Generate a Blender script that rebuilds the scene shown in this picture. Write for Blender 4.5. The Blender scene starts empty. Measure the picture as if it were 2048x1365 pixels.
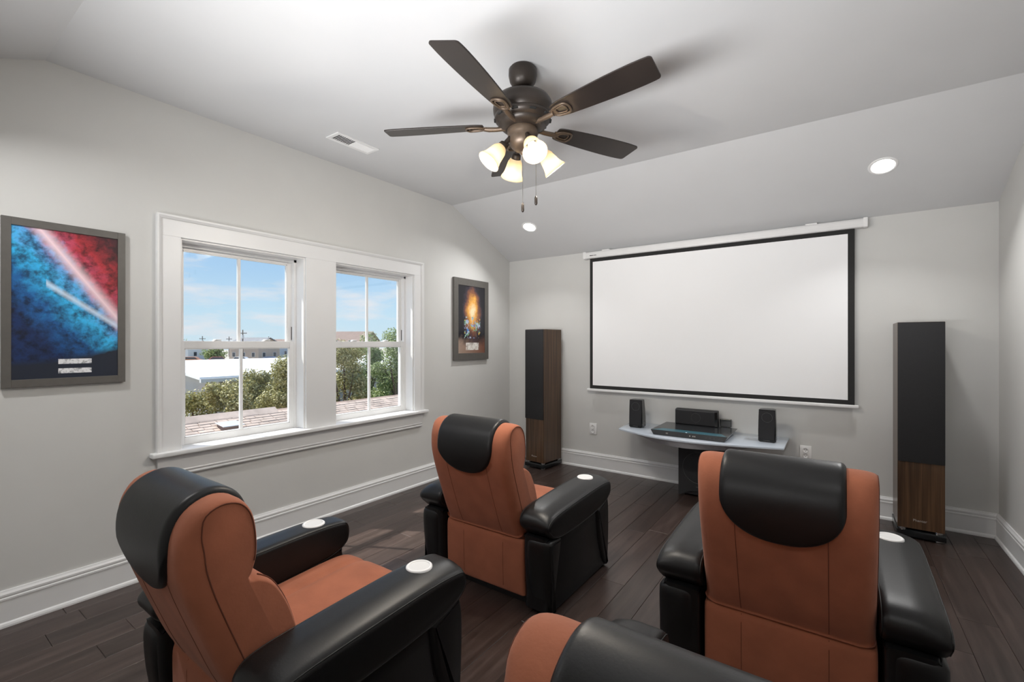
import bpy, bmesh, math, random
from mathutils import Vector, Matrix
R = math.radians
random.seed(7)
SC = bpy.context.scene
COL = SC.collection

# ------------------------------------------------------------------ camera
cam_d = bpy.data.cameras.new('camera'); cam = bpy.data.objects.new('camera', cam_d); COL.objects.link(cam)
cam.location = (3.591, -5.013, 1.5); cam.rotation_euler = (R(90), 0, R(35.298))
cam_d.sensor_width = 36; cam_d.sensor_fit = 'HORIZONTAL'; cam_d.lens = 16.144; cam_d.shift_y = 0.0013
cam_d.clip_start = 0.02; cam_d.clip_end = 500
SC.camera = cam
# ------------------------------------------------------------------ view / exposure
SC.view_settings.view_transform = 'Standard'; SC.view_settings.look = 'None'
SC.view_settings.gamma = 1; SC.view_settings.use_curve_mapping = False
SC.view_settings.exposure = 0.0
# ------------------------------------------------------------------ lamp powers (W)
P_DOWN = 12.5      # each recessed downlight
P_BULB = 27.0      # each bulb of the ceiling fan
SUN = 8.0
# ------------------------------------------------------------------ world: clear sky with low clouds
W = bpy.data.worlds.new('sky'); SC.world = W; W.use_nodes = True
nt = W.node_tree; nt.nodes.clear()
def wn(t, **k):
    n = nt.nodes.new(t)
    for a, b in k.items(): setattr(n, a, b)
    return n
tc = wn('ShaderNodeTexCoord'); sep = wn('ShaderNodeSeparateXYZ'); nt.links.new(tc.outputs['Generated'], sep.inputs[0])
ramp = wn('ShaderNodeValToRGB'); nt.links.new(sep.outputs['Z'], ramp.inputs[0])
cr = ramp.color_ramp; cr.elements[0].position = 0.0; cr.elements[0].color = (.68, .84, .95, 1)
cr.elements[1].position = 1.0; cr.elements[1].color = (.10, .27, .68, 1)
for p_, c_ in ((.06, (.58, .80, .97, 1)), (.14, (.45, .69, .97, 1)), (.22, (.37, .61, .96, 1)), (.5, (.18, .41, .84, 1))):
    e = cr.elements.new(p_); e.color = c_
mp = wn('ShaderNodeMapping'); mp.inputs['Scale'].default_value = (5, 5, 22); mp.inputs['Location'].default_value = (1.3, .4, .2)
nt.links.new(tc.outputs['Generated'], mp.inputs[0])
nz = wn('ShaderNodeTexNoise'); nz.inputs['Scale'].default_value = 1.0; nz.inputs['Detail'].default_value = 7; nz.inputs['Roughness'].default_value = .58
nt.links.new(mp.outputs[0], nz.inputs['Vector'])
low = wn('ShaderNodeMapRange'); nt.links.new(sep.outputs['Z'], low.inputs[0]); low.inputs[1].default_value = 0; low.inputs[2].default_value = .16; low.inputs[3].default_value = .07; low.inputs[4].default_value = -.03
sm = wn('ShaderNodeMath', operation='ADD'); nt.links.new(nz.outputs['Fac'], sm.inputs[0]); nt.links.new(low.outputs[0], sm.inputs[1])
cl = wn('ShaderNodeValToRGB'); nt.links.new(sm.outputs[0], cl.inputs[0])
cl.color_ramp.elements[0].position = .50; cl.color_ramp.elements[0].color = (0, 0, 0, 1)
cl.color_ramp.elements[1].position = .66; cl.color_ramp.elements[1].color = (.85, .85, .85, 1)
mx = wn('ShaderNodeMixRGB'); nt.links.new(cl.outputs[0], mx.inputs[0]); nt.links.new(ramp.outputs[0], mx.inputs[1]); mx.inputs[2].default_value = (.86, .86, .92, 1)
bg = wn('ShaderNodeBackground'); bg.inputs[1].default_value = 1.0; nt.links.new(mx.outputs[0], bg.inputs[0])
wo = wn('ShaderNodeOutputWorld'); nt.links.new(bg.outputs[0], wo.inputs[0])
# ------------------------------------------------------------------ sun
sd = bpy.data.lights.new('sun', 'SUN'); sd.energy = SUN; sd.angle = R(.6); sd.color = (1, .96, .9)
so = bpy.data.objects.new('sun', sd); COL.objects.link(so)
so.rotation_euler = Vector((.50, .25, -.83)).to_track_quat('-Z', 'Y').to_euler(); so.location = (-6, -6, 9)

# ------------------------------------------------------------------ added large soft fill, unseen behind the camera, bounced off the ceiling
P_BOUNCE = 50.0
ad = bpy.data.lights.new('bounce_light', 'AREA'); ad.shape = 'RECTANGLE'; ad.size = 2.6; ad.size_y = .36; ad.energy = P_BOUNCE; ad.color = (1, 1, 1)
ao = bpy.data.objects.new('bounce_light', ad); COL.objects.link(ao); ao.location = (2.32, -5.32, 1.34); ad.spread = R(93)
ao.rotation_euler = Vector((0, 1.5, 1)).to_track_quat('-Z', 'Y').to_euler()

# ================================================================== materials
M = {}
def mat(name, col=(.8, .8, .8), rough=.5, metal=0, spec=.5, coat=0, sheen=0, emis=None, es=0, trans=0):
    m = bpy.data.materials.new(name); m.use_nodes = True
    b = m.node_tree.nodes['Principled BSDF']
    b.inputs['Base Color'].default_value = (*col, 1); b.inputs['Roughness'].default_value = rough
    b.inputs['Metallic'].default_value = metal; b.inputs['Specular IOR Level'].default_value = spec
    b.inputs['Coat Weight'].default_value = coat; b.inputs['Coat Roughness'].default_value = .08
    b.inputs['Sheen Weight'].default_value = sheen
    if emis: b.inputs['Emission Color'].default_value = (*emis, 1); b.inputs['Emission Strength'].default_value = es
    b.inputs['Transmission Weight'].default_value = trans
    M[name] = m
    return m
def N(m, t, **k):
    n = m.node_tree.nodes.new(t)
    for a, b in k.items(): setattr(n, a, b)
    return n
def L(m, a, b): m.node_tree.links.new(a, b)
def bsdf(m): return m.node_tree.nodes['Principled BSDF']
def coords(m, scale=(1, 1, 1), kind='Object', rot=(0, 0, 0)):
    t = N(m, 'ShaderNodeTexCoord'); p = N(m, 'ShaderNodeMapping'); p.inputs['Scale'].default_value = scale; p.inputs['Rotation'].default_value = rot
    L(m, t.outputs[kind], p.inputs[0]); return p.outputs[0]
def noise(m, vec, scale, detail=4, rough=.5):
    n = N(m, 'ShaderNodeTexNoise'); n.inputs['Scale'].default_value = scale; n.inputs['Detail'].default_value = detail; n.inputs['Roughness'].default_value = rough
    if vec is not None: L(m, vec, n.inputs['Vector'])
    return n.outputs['Fac']
def rampn(m, fac, stops):
    r = N(m, 'ShaderNodeValToRGB'); e = r.color_ramp.elements
    e[0].position, e[0].color = stops[0][0], (*stops[0][1], 1); e[1].position, e[1].color = stops[-1][0], (*stops[-1][1], 1)
    for p_, c_ in stops[1:-1]:
        q = e.new(p_); q.color = (*c_, 1)
    if fac is not None: L(m, fac, r.inputs[0])
    return r.outputs[0]
def mixc(m, f, a, b, mode='MIX'):
    n = N(m, 'ShaderNodeMixRGB', blend_type=mode)
    for i, v in ((0, f), (1, a), (2, b)):
        if isinstance(v, (int, float)): n.inputs[i].default_value = v
        elif isinstance(v, tuple): n.inputs[i].default_value = (*v, 1)
        else: L(m, v, n.inputs[i])
    return n.outputs[0]
def mth(m, op, a, b=None, clamp=False):
    n = N(m, 'ShaderNodeMath', operation=op); n.use_clamp = clamp
    for i, v in ((0, a), (1, b)):
        if v is None: continue
        if isinstance(v, (int, float)): n.inputs[i].default_value = v
        else: L(m, v, n.inputs[i])
    return n.outputs[0]
def bump(m, h, strength=.1, dist=.01):
    b = N(m, 'ShaderNodeBump'); b.inputs['Strength'].default_value = strength; b.inputs['Distance'].default_value = dist
    L(m, h, b.inputs['Height']); L(m, b.outputs[0], bsdf(m).inputs['Normal'])

def speckle(name, col, rough, nscale, bst, bdist=.004, var=.04, **k):
    m = mat(name, col, rough, **k)
    v = coords(m); f = noise(m, v, nscale, 5)
    c0 = tuple(c * (1 - var) for c in col); c1 = tuple(min(1, c * (1 + var)) for c in col)
    L(m, rampn(m, f, ((.3, c0), (.7, c1))), bsdf(m).inputs['Base Color'])
    bump(m, noise(m, v, nscale * 12, 3), bst, bdist)
    return m
speckle('wall_paint', (.622, .622, .608), .75, 3, .05, .002, .015, spec=.25)
speckle('ceiling_paint', (.625, .63, .64), .8, 3, .05, .002, .012, spec=.2)
speckle('trim_paint', (.76, .765, .77), .35, 5, .02, .001, .01)
speckle('vinyl_white', (.80, .80, .80), .3, 5, .01, .001, .01)
speckle('leather', (.008, .008, .0085), .40, 14, .12, .002, .1, spec=.36)
speckle('leather_seam', (.006, .006, .006), .5, 14, .05, .002, .1)
speckle('suede', (.350, .114, .057), .9, 9, .25, .002, .10, sheen=.08)
speckle('suede_seam', (.13, .036, .017), .9, 20, .1, .002, .1)
speckle('black_plastic', (.016, .016, .018), .45, 20, .03, .001, .1)
speckle('grille_cloth', (.018, .018, .020), .85, 300, .3, .002, .15)
speckle('gloss_black', (.010, .011, .012), .12, 10, .005, .001, .05)
speckle('player_top', (.035, .037, .040), .16, 10, .005, .001, .05)
speckle('player_blue', (.045, .150, .195), .30, 10, .005, .001, .05)
speckle('shelf_gloss', (.56, .62, .70), .08, 4, .005, .001, .02, coat=.4)
speckle('shelf_under', (.34, .34, .36), .4, 4, .01, .001, .02)
speckle('frame_metal', (.125, .118, .108), .42, 30, .03, .001, .05, metal=.2)
speckle('bronze', (.034, .026, .021), .40, 20, .02, .001, .1, metal=.35)
speckle('lamplit_bronze', (.11, .078, .055), .38, 20, .02, .001, .1, metal=.4)  # lighter, warmer copy of bronze: lamp glow painted into the colour
speckle('fan_blade', (.022, .017, .015), .34, 4, .02, .001, .2)
speckle('chrome', (.62, .62, .62), .18, 10, .01, .001, .02, metal=1)
speckle('screen_fabric', (.90, .905, .915), .9, 3, .02, .001, .004, spec=.1)
speckle('screen_border', (.018, .018, .018), .85, 60, .05, .001, .1)
speckle('white_plastic', (.80, .80, .80), .3, 10, .01, .001, .01)
speckle('cup_white', (.88, .88, .88), .35, 10, .01, .001, .01)
speckle('cup_disc', (.74, .74, .74), .45, 10, .01, .001, .01)
speckle('dark_slot', (.01, .01, .01), .8, 10, .01, .001, .05)
speckle('logo_silver', (.55, .52, .48), .35, 10, .01, .001, .02, metal=.6)
speckle('logo_grey', (.055, .055, .057), .5, 10, .01, .001, .02)
speckle('subfloor', (.012, .010, .009), .9, 10, .05, .002, .1)
speckle('vent_dark', (.03, .03, .03), .8, 10, .02, .001, .1)
mat('led', (.7, .8, .85), .4, emis=(.8, .9, 1), es=1.2)
mat('lamp_lens', (.9, .9, .9), .5, emis=(1, .98, .95), es=14)
mat('bulb', (1, .95, .85), .4, emis=(1, .86, .66), es=6)

# frosted glass shade: diffuse + translucent
m = mat('frost_shade', (.62, .56, .45), .4)
tr = N(m, 'ShaderNodeBsdfTranslucent'); tr.inputs[0].default_value = (.72, .65, .52, 1)
ms = N(m, 'ShaderNodeMixShader'); ms.inputs[0].default_value = .62
L(m, bsdf(m).outputs[0], ms.inputs[1]); L(m, tr.outputs[0], ms.inputs[2]); L(m, ms.outputs[0], m.node_tree.nodes['Material Output'].inputs[0])
# window glass: thin pane, clear with a weak mirror
m = mat('pane_glass', (1, 1, 1), 0)
tp = N(m, 'ShaderNodeBsdfTransparent'); gl = N(m, 'ShaderNodeBsdfGlossy'); gl.inputs['Roughness'].default_value = .02
tp.inputs[0].default_value = (.97, .985, .98, 1)
ms = N(m, 'ShaderNodeMixShader'); ms.inputs[0].default_value = .04
L(m, tp.outputs[0], ms.inputs[1]); L(m, gl.outputs[0], ms.inputs[2]); L(m, ms.outputs[0], m.node_tree.nodes['Material Output'].inputs[0])

# floor planks: each plank its own tone, streaky grain along Y
m = mat('plank_wood', (.05, .035, .03), .33)
oi = N(m, 'ShaderNodeObjectInfo')
v = coords(m, (16, 1.1, 8)); off = N(m, 'ShaderNodeVectorMath', operation='ADD'); L(m, v, off.inputs[0])
cmb = N(m, 'ShaderNodeCombineXYZ'); r100 = mth(m, 'MULTIPLY', oi.outputs['Random'], 97.0); L(m, r100, cmb.inputs[0]); L(m, r100, cmb.inputs[1]); L(m, cmb.outputs[0], off.inputs[1])
g1 = noise(m, off.outputs[0], 1.6, 7, .62); g2 = noise(m, off.outputs[0], 7.0, 4, .6)
c = rampn(m, g1, ((.28, (.028, .018, .015)), (.5, (.050, .034, .029)), (.72, (.078, .056, .049))))
c = mixc(m, .35, c, rampn(m, g2, ((.3, (.45, .45, .45)), (.7, (1, 1, 1)))), 'MULTIPLY')
c = mixc(m, 1.0, c, rampn(m, oi.outputs['Random'], ((0, (.80, .78, .76)), (1, (1.25, 1.22, 1.22)))), 'MULTIPLY')
L(m, c, bsdf(m).inputs['Base Color'])
L(m, rampn(m, g2, ((.2, (.27,) * 3), (.8, (.36,) * 3))), bsdf(m).inputs['Roughness'])
bump(m, g2, .06, .003)
# walnut veneer, grain along Z
m = mat('walnut', (.09, .045, .02), .32, coat=.15)
v = coords(m, (60, 60, 1.2)); g1 = noise(m, v, 1.0, 6, .6); v2 = coords(m, (14, 14, .5)); g2 = noise(m, v2, 1.0, 3)
c = rampn(m, g1, ((.3, (.036, .017, .008)), (.5, (.078, .040, .019)), (.72, (.150, .082, .040))))
c = mixc(m, .5, c, rampn(m, g2, ((.3, (.55, .55, .55)), (.7, (1.2, 1.15, 1.1)))), 'MULTIPLY')
L(m, c, bsdf(m).inputs['Base Color'])

# ================================================================== mesh helpers
def tag(o, label=None, cat=None, group=None, kind=None):
    if label: o['label'] = label
    if cat: o['category'] = cat
    if group: o['group'] = group
    if kind: o['kind'] = kind
    return o
def empty(name, loc=(0, 0, 0), rz=0, parent=None):
    o = bpy.data.objects.new(name, None); COL.objects.link(o); o.location = loc; o.rotation_euler = (0, 0, rz)
    o.empty_display_size = .1
    if parent: o.parent = parent
    return o
def link(name, me, parent=None, loc=None):
    o = bpy.data.objects.new(name, me); COL.objects.link(o)
    if parent: o.parent = parent
    if loc: o.location = loc
    return o
def fin(name, bm, m, parent=None, smooth=False, angle=None, loc=None, rot=None):
    bmesh.ops.recalc_face_normals(bm, faces=bm.faces)
    me = bpy.data.meshes.new(name); bm.to_mesh(me); bm.free()
    me.materials.append(M[m] if isinstance(m, str) else m)
    if smooth or angle:
        for p_ in me.polygons: p_.use_smooth = True
        if angle:
            try: me.set_sharp_from_angle(angle=R(angle))
            except Exception: pass
    o = link(name, me, parent, loc)
    if rot: o.rotation_euler = rot
    return o
def nb(): return bmesh.new()
def add(bm, b2, mtx=None):
    if mtx is not None: b2.transform(mtx)
    me = bpy.data.meshes.new('tmp'); b2.to_mesh(me); b2.free(); bm.from_mesh(me); bpy.data.meshes.remove(me)
def box(bm, x0, x1, y0, y1, z0, z1, bev=0, seg=2, mtx=None):
    b = bmesh.new()
    vs = [b.verts.new((x, y, z)) for x in (x0, x1) for y in (y0, y1) for z in (z0, z1)]
    for f in ((0, 1, 3, 2), (4, 6, 7, 5), (0, 4, 5, 1), (2, 3, 7, 6), (0, 2, 6, 4), (1, 5, 7, 3)): b.faces.new([vs[i] for i in f])
    bmesh.ops.recalc_face_normals(b, faces=b.faces)
    if bev: bmesh.ops.bevel(b, geom=b.edges[:], offset=bev, segments=seg, profile=.5, affect='EDGES')
    add(bm, b, mtx)
def prism(bm, pts, axis, a, b_, bev=0, mtx=None):
    """extrude polygon pts along axis ('x': pts are (y,z); 'y': (x,z); 'z': (x,y))"""
    b = bmesh.new()
    def P(p, t):
        return (t, p[0], p[1]) if axis == 'x' else ((p[0], t, p[1]) if axis == 'y' else (p[0], p[1], t))
    v0 = [b.verts.new(P(p, a)) for p in pts]; v1 = [b.verts.new(P(p, b_)) for p in pts]
    b.faces.new(v0); b.faces.new(v1[::-1]); n = len(pts)
    for i in range(n): b.faces.new((v0[i], v1[i], v1[(i + 1) % n], v0[(i + 1) % n]))
    bmesh.ops.recalc_face_normals(b, faces=b.faces)
    if bev: bmesh.ops.bevel(b, geom=b.edges[:], offset=bev, segments=2, profile=.5, affect='EDGES')
    add(bm, b, mtx)
def lathe(bm, prof, n=32, mtx=None, cap=True):
    """prof: list of (r, z) revolved around Z"""
    b = bmesh.new(); rings = []
    for r_, z in prof:
        if r_ < 1e-5: rings.append([b.verts.new((0, 0, z))])
        else: rings.append([b.verts.new((r_ * math.cos(2 * math.pi * i / n), r_ * math.sin(2 * math.pi * i / n), z)) for i in range(n)])
    for a, c in zip(rings, rings[1:]):
        for i in range(n):
            j = (i + 1) % n
            if len(a) == 1 and len(c) == 1: continue
            if len(a) == 1: b.faces.new((a[0], c[i], c[j]))
            elif len(c) == 1: b.faces.new((a[i], c[0], a[j]))
            else: b.faces.new((a[i], c[i], c[j], a[j]))
    if cap:
        for rg in (rings[0], rings[-1]):
            if len(rg) > 2: b.faces.new(rg)
    add(bm, b, mtx)
def tube(bm, pts, r, n=8, closed=False):
    b = bmesh.new(); pts = [Vector(p) for p in pts]; rings = []; N_ = len(pts); up = None
    for i, p in enumerate(pts):
        if closed: d = pts[(i + 1) % N_] - pts[i - 1]
        else: d = pts[min(i + 1, N_ - 1)] - pts[max(i - 1, 0)]
        d.normalize()
        if up is None: up = Vector((0, 0, 1)) if abs(d.z) < .9 else Vector((1, 0, 0))
        s = d.cross(up).normalized(); up = s.cross(d).normalized()
        rr = r[i] if isinstance(r, (list, tuple)) else r
        rings.append([b.verts.new(p + (s * math.cos(2 * math.pi * k / n) + up * math.sin(2 * math.pi * k / n)) * rr) for k in range(n)])
    for i in range(N_ if closed else N_ - 1):
        a, c = rings[i], rings[(i + 1) % N_]
        for k in range(n): b.faces.new((a[k], a[(k + 1) % n], c[(k + 1) % n], c[k]))
    if not closed: b.faces.new(rings[0]); b.faces.new(rings[-1][::-1])
    add(bm, b)
def catmull(pts, k=5, closed=True):
    """pts tuples; smooth interpolation; returns dense list"""
    n = len(pts); out = []
    rng = range(n) if closed else range(n - 1)
    for i in rng:
        if closed: p0, p1, p2, p3 = pts[i - 1], pts[i], pts[(i + 1) % n], pts[(i + 2) % n]
        else: p0, p1, p2, p3 = pts[max(i - 1, 0)], pts[i], pts[i + 1], pts[min(i + 2, n - 1)]
        for t in range(k):
            t /= k
            out.append(tuple(.5 * (2 * b + (c - a) * t + (2 * a - 5 * b + 4 * c - d) * t * t + (3 * b - a - 3 * c + d) * t ** 3) for a, b, c, d in zip(p0, p1, p2, p3)))
    if not closed: out.append(pts[-1])
    return out
def inset(poly, rin):
    """inset a closed (y,z) polygon; rin scalar or per-vertex"""
    n = len(poly); area = sum(poly[i][0] * poly[(i + 1) % n][1] - poly[(i + 1) % n][0] * poly[i][1] for i in range(n))
    sg = 1 if area > 0 else -1; out = []
    for i in range(n):
        ax, ay = poly[i - 1]; bx, by = poly[(i + 1) % n]; dx, dy = bx - ax, by - ay; l = math.hypot(dx, dy) or 1
        r_ = rin[i] if isinstance(rin, (list, tuple)) else rin
        out.append((poly[i][0] - sg * dy / l * r_, poly[i][1] + sg * dx / l * r_))
    return out
def loft(bm, poly, x0, x1, rx, rin, n=5, mid=2, warp=None):
    """extrude (y,z) polygon along x with rolled-over edges; returns cap polygon"""
    b = bmesh.new(); st = []
    rl = rin if isinstance(rin, (list, tuple)) else [rin] * len(poly)
    for i in range(n + 1):
        th = math.pi / 2 * i / n; st.append((x0 + rx * (1 - math.sin(th)) if False else x0 + rx * (1 - math.cos(th)), 1 - math.sin(th)))
    for i in range(1, mid + 1): st.append((x0 + rx + (x1 - x0 - 2 * rx) * i / (mid + 1), 0))
    for i in range(n, -1, -1):
        th = math.pi / 2 * i / n; st.append((x1 - rx * (1 - math.cos(th)), 1 - math.sin(th)))
    rings = []
    for x, k in st:
        pl = inset(poly, [r_ * k for r_ in rl])
        ring = []
        for (y, z) in pl:
            q = (x, y, z)
            if warp: q = warp(*q)
            ring.append(b.verts.new(q))
        rings.append(ring)
    m_ = len(poly)
    for a, c in zip(rings, rings[1:]):
        for i in range(m_): b.faces.new((a[i], a[(i + 1) % m_], c[(i + 1) % m_], c[i]))
    b.faces.new(rings[0][::-1]); b.faces.new(rings[-1])
    add(bm, b)
    return inset(poly, rl)
def text_mesh(name, body, size, m, parent, loc, rot, extrude=.0006, sx=1):
    cu = bpy.data.curves.new(name, 'FONT'); cu.body = body; cu.size = size; cu.extrude = extrude; cu.align_x = 'CENTER'; cu.align_y = 'CENTER'
    t = bpy.data.objects.new('tmp_text', cu); COL.objects.link(t); bpy.context.view_layer.update()
    dg = bpy.context.evaluated_depsgraph_get(); me = bpy.data.meshes.new_from_object(t.evaluated_get(dg)); me.name = name
    bpy.data.objects.remove(t); bpy.data.curves.remove(cu)
    me.materials.clear(); me.materials.append(M[m])
    o = link(name, me, parent, loc); o.rotation_euler = rot; o.scale = (sx, 1, 1)
    return o
def copy_tree(o, parent=None):
    c = o.copy(); COL.objects.link(c); c.parent = parent
    for ch in list(o.children): copy_tree(ch, c)
    return c

# ================================================================== room shell
RW, RD, H, ZC, YB = 4.60, 5.548, 2.578, 3.068, 1.118   # width, depth, knee wall, flat ceiling, run of the slope
WO = [(-3.788, -2.903), (-2.625, -1.711)]               # window openings along the left wall
ZS, ZT = .775, 2.20
def topz(y):
    if y > -YB: return H + (ZC - H) * (-y) / YB
    if y < -RD + YB: return H + (ZC - H) * (y + RD) / YB
    return ZC
bm = nb()
def strip(y0, y1, z0, z1=None):
    cuts = [y0] + [c for c in (-RD + YB, -YB) if y0 < c < y1] + [y1]
    for a, b in zip(cuts, cuts[1:]):
        prism(bm, [(a, z0), (b, z0), (b, topz(b) if z1 is None else z1), (a, topz(a) if z1 is None else z1)], 'x', -.22, 0)
strip(-RD, WO[0][0], -.15); strip(WO[0][1], WO[1][0], -.15); strip(WO[1][1], 0, -.15)
for a, b in WO: strip(a, b, -.15, ZS - .03); strip(a, b, ZT)
bmesh.ops.remove_doubles(bm, verts=bm.verts, dist=1e-5)
tag(fin('wall_left', bm, 'wall_paint'), kind='structure', label='greige painted gable wall with two windows')
bm = nb(); prism(bm, [(-RD, -.15), (0, -.15), (0, H), (-YB, ZC), (-RD + YB, ZC), (-RD, H)], 'x', RW, RW + .2)
tag(fin('wall_right', bm, 'wall_paint'), kind='structure', label='greige painted wall at the right edge')
bm = nb(); box(bm, -.22, RW + .2, 0, .2, -.15, H); tag(fin('wall_back', bm, 'wall_paint'), kind='structure', label='greige painted low wall behind the projector screen')
bm = nb(); box(bm, -.22, RW + .2, -RD - .2, -RD, -.15, H); tag(fin('wall_front', bm, 'wall_paint'), kind='structure', label='greige painted wall behind the camera')
bm = nb()
prism(bm, [(-RD - .2, H - .2 * (ZC - H) / YB), (-RD + YB, ZC), (-YB, ZC), (.2, H - .2 * (ZC - H) / YB), (.2, H + .15), (-YB, ZC + .2), (-RD + YB, ZC + .2), (-RD - .2, H + .15)], 'x', -.22, RW + .2)
tag(fin('ceiling', bm, 'ceiling_paint'), kind='structure', label='white ceiling, flat in the middle and sloping down on two sides')
# floor: dark sub-floor with every plank a piece of its own
bm = nb(); box(bm, -.22, RW + .2, -RD - .2, .2, -.15, -.0115)
floor = tag(fin('floor', bm, 'subfloor'), kind='structure', label='dark brown hardwood plank floor')
PWID, X0 = .1605, .274 - 2 * .1605
k = 0; x = X0
while x < RW:
    a, b = max(x, .002), min(x + PWID, RW - .002)
    if b - a > .01:
        y = -RD - random.uniform(0, 1.1)
        while y < 0:
            ln = random.choice((.62, .92, 1.05, 1.22, 1.22, 1.5))
            p0, p1 = max(y, -RD + .002), min(y + ln, -.002)
            if p1 - p0 > .04:
                bm = nb(); w2, l2 = (b - a) / 2 - .0006, (p1 - p0) / 2 - .0006
                dz = random.uniform(-.0005, .0002)
                box(bm, -w2, w2, -l2, l2, -.011, 0, bev=.0016, seg=1)
                fin('plank', bm, 'plank_wood', floor, loc=((a + b) / 2, (p0 + p1) / 2, dz))
            y += ln
    x += PWID
# baseboards
BB = [(0, 0), (.030, 0), (.030, .010), (.026, .020), (.018, .026), (.018, .138), (.0215, .141), (.0215, .150), (.017, .156), (.020, .162), (.020, .172), (.013, .182), (.010, .190), (0, .190)]
bm = nb(); prism(bm, BB, 'y', -RD, 0); tag(fin('baseboard_left', bm, 'trim_paint'), kind='structure')
bm = nb(); prism(bm, [(RW - a, z) for a, z in BB], 'y', -RD, 0); tag(fin('baseboard_right', bm, 'trim_paint'), kind='structure')
bm = nb(); prism(bm, [(-a, z) for a, z in BB], 'x', 0, RW); tag(fin('baseboard_back', bm, 'trim_paint'), kind='structure')
bm = nb(); prism(bm, [(-RD + a, z) for a, z in BB], 'x', 0, RW); tag(fin('baseboard_front', bm, 'trim_paint'), kind='structure')

# ------------------------------------------------------------------ window trim
CY0, CY1, CZ = -3.918, -1.598, 2.330
bm = nb()
box(bm, 0, .018, CY0, CY1, ZT, CZ, .0015)                       # head
tr1 = tag(fin('trim_1', bm, 'trim_paint'), kind='structure', label='white window casing framing both windows')
for a, b, n_ in ((CY0, WO[0][0], 'side_casing'), (WO[0][1], WO[1][0], 'mullion_casing'), (WO[1][1], CY1, 'side_casing')):
    bm = nb(); box(bm, 0, .018, a, b, .787, ZT, .0015)
    fin(n_, bm, 'trim_paint', tr1)
bm = nb()                                                        # raised back band round the outside
bp = [(0, 0), (.034, 0), (.034, .010), (.028, .020), (.024, .026), (.018, .026), (0, .026)]
prism(bm, [(a, CZ - b + .006) for a, b in bp], 'y', CY0 - .006, CY1 + .006)
prism(bm, [(a - .0004 if a > .02 else a, CY0 + b - .0055) for a, b in bp], 'z', .787, CZ + .0055)
prism(bm, [(a - .0004 if a > .02 else a, CY1 - b + .0055) for a, b in bp], 'z', .787, CZ + .0055)
fin('back_band', bm, 'trim_paint', tr1)
bm = nb(); box(bm, -.11, .062, CY0 - .038, CY1 + .05, .757, .787, .006, 3); fin('stool', bm, 'trim_paint', tr1, angle=40)
bm = nb(); box(bm, 0, .019, CY0, CY1, .655, .757, .001); ap = fin('apron', bm, 'trim_paint', tr1)
bm = nb(); prism(bm, [(0, .655), (.022, .655), (.026, .648), (.020, .640), (.016, .634), (.024, .628), (.022, .620), (.010, .615), (0, .615)], 'y', CY0 + .005, CY1 - .012)
fin('apron_moulding', bm, 'trim_paint', ap)

def window(n_, y0, y1):
    bm = nb()                                                    # reveal lining and frame
    t = .012
    box(bm, -.225, -.001, y0, y0 + t, ZS, ZT); box(bm, -.225, -.001, y1 - t, y1, ZS, ZT); box(bm, -.225, -.001, y0 + t, y1 - t, ZT - t, ZT)
    box(bm, -.225, -.105, y0 + t, y1 - t, ZS - .02, ZS + .004)
    for a, b in ((y0 + t, y0 + t + .022), (y1 - t - .022, y1 - t)): box(bm, -.2, -.108, a, b, ZS, ZT - t, .001)
    box(bm, -.2, -.108, y0 + t, y1 - t, ZT - t - .022, ZT - t, .001)
    w = tag(fin(n_, bm, 'vinyl_white'), kind='structure')
    a, b = y0 + t + .014, y1 - t - .014; c = (a + b) / 2
    def sash(nm, x0, x1, z0, z1, st, bot, top):
        bm = nb()
        box(bm, x0, x1, a, a + st, z0, z1, .002); box(bm, x0, x1, b - st, b, z0, z1, .002)
        box(bm, x0, x1, a + st, b - st, z0, z0 + bot, .002); box(bm, x0, x1, a + st, b - st, z1 - top, z1, .002)
        s = fin(nm, bm, 'vinyl_white', w)
        xm = (x0 + x1) / 2
        bm = nb(); g = .006                                      # glazing bead
        for q in ((a + st, a + st + g, z0 + bot, z1 - top), (b - st - g, b - st, z0 + bot, z1 - top)): box(bm, xm - .012, xm + .012, *q)
        box(bm, xm - .012, xm + .012, a + st, b - st, z0 + bot, z0 + bot + g); box(bm, xm - .012, xm + .012, a + st, b - st, z1 - top - g, z1 - top)
        fin('glazing_bead', bm, 'vinyl_white', s)
        bm = nb(); box(bm, xm - .011, xm + .011, c - .011, c + .011, z0 + bot, z1 - top, .003); fin('muntin', bm, 'vinyl_white', s)
        for p0, p1 in ((a + st, c - .011), (c + .011, b - st)):
            bm = nb(); box(bm, xm - .002, xm + .002, p0, p1, z0 + bot, z1 - top); fin('pane', bm, 'pane_glass', s)
        return s
    sash('upper_sash', -.182, -.150, 1.470, ZT - t - .012, .042, .032, .030)
    lo = sash('lower_sash', -.146, -.114, ZS + .004, 1.508, .040, .056, .052)
    for f in (.30, .73):
        yy = a + (b - a) * f; bm = nb()
        box(bm, -.150, -.116, yy - .026, yy + .026, 1.508, 1.513, .002)
        lathe(bm, [(.014, 1.513), (.014, 1.520), (.011, 1.523), (0, 1.523)], 14, Matrix.Translation((-.132, yy - .01, 0)))
        box(bm, -.138, -.110, yy - .014, yy + .024, 1.515, 1.523, .003)
        fin('sash_lock', bm, 'chrome' if False else 'vinyl_white', lo)
    bm = nb(); box(bm, -.150, -.140, y1 - t - .0235, y1 - t - .018, 1.52, 1.63); fin('balance_track', bm, 'vent_dark', w)
    bm = nb(); box(bm, -.150, -.118, y1 - t - .027, y1 - t - .017, 1.96, 1.985, .002); fin('sash_stop', bm, 'vinyl_white', w)
    return w
window('window_1', *WO[0]); window('window_2', *WO[1])

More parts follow.
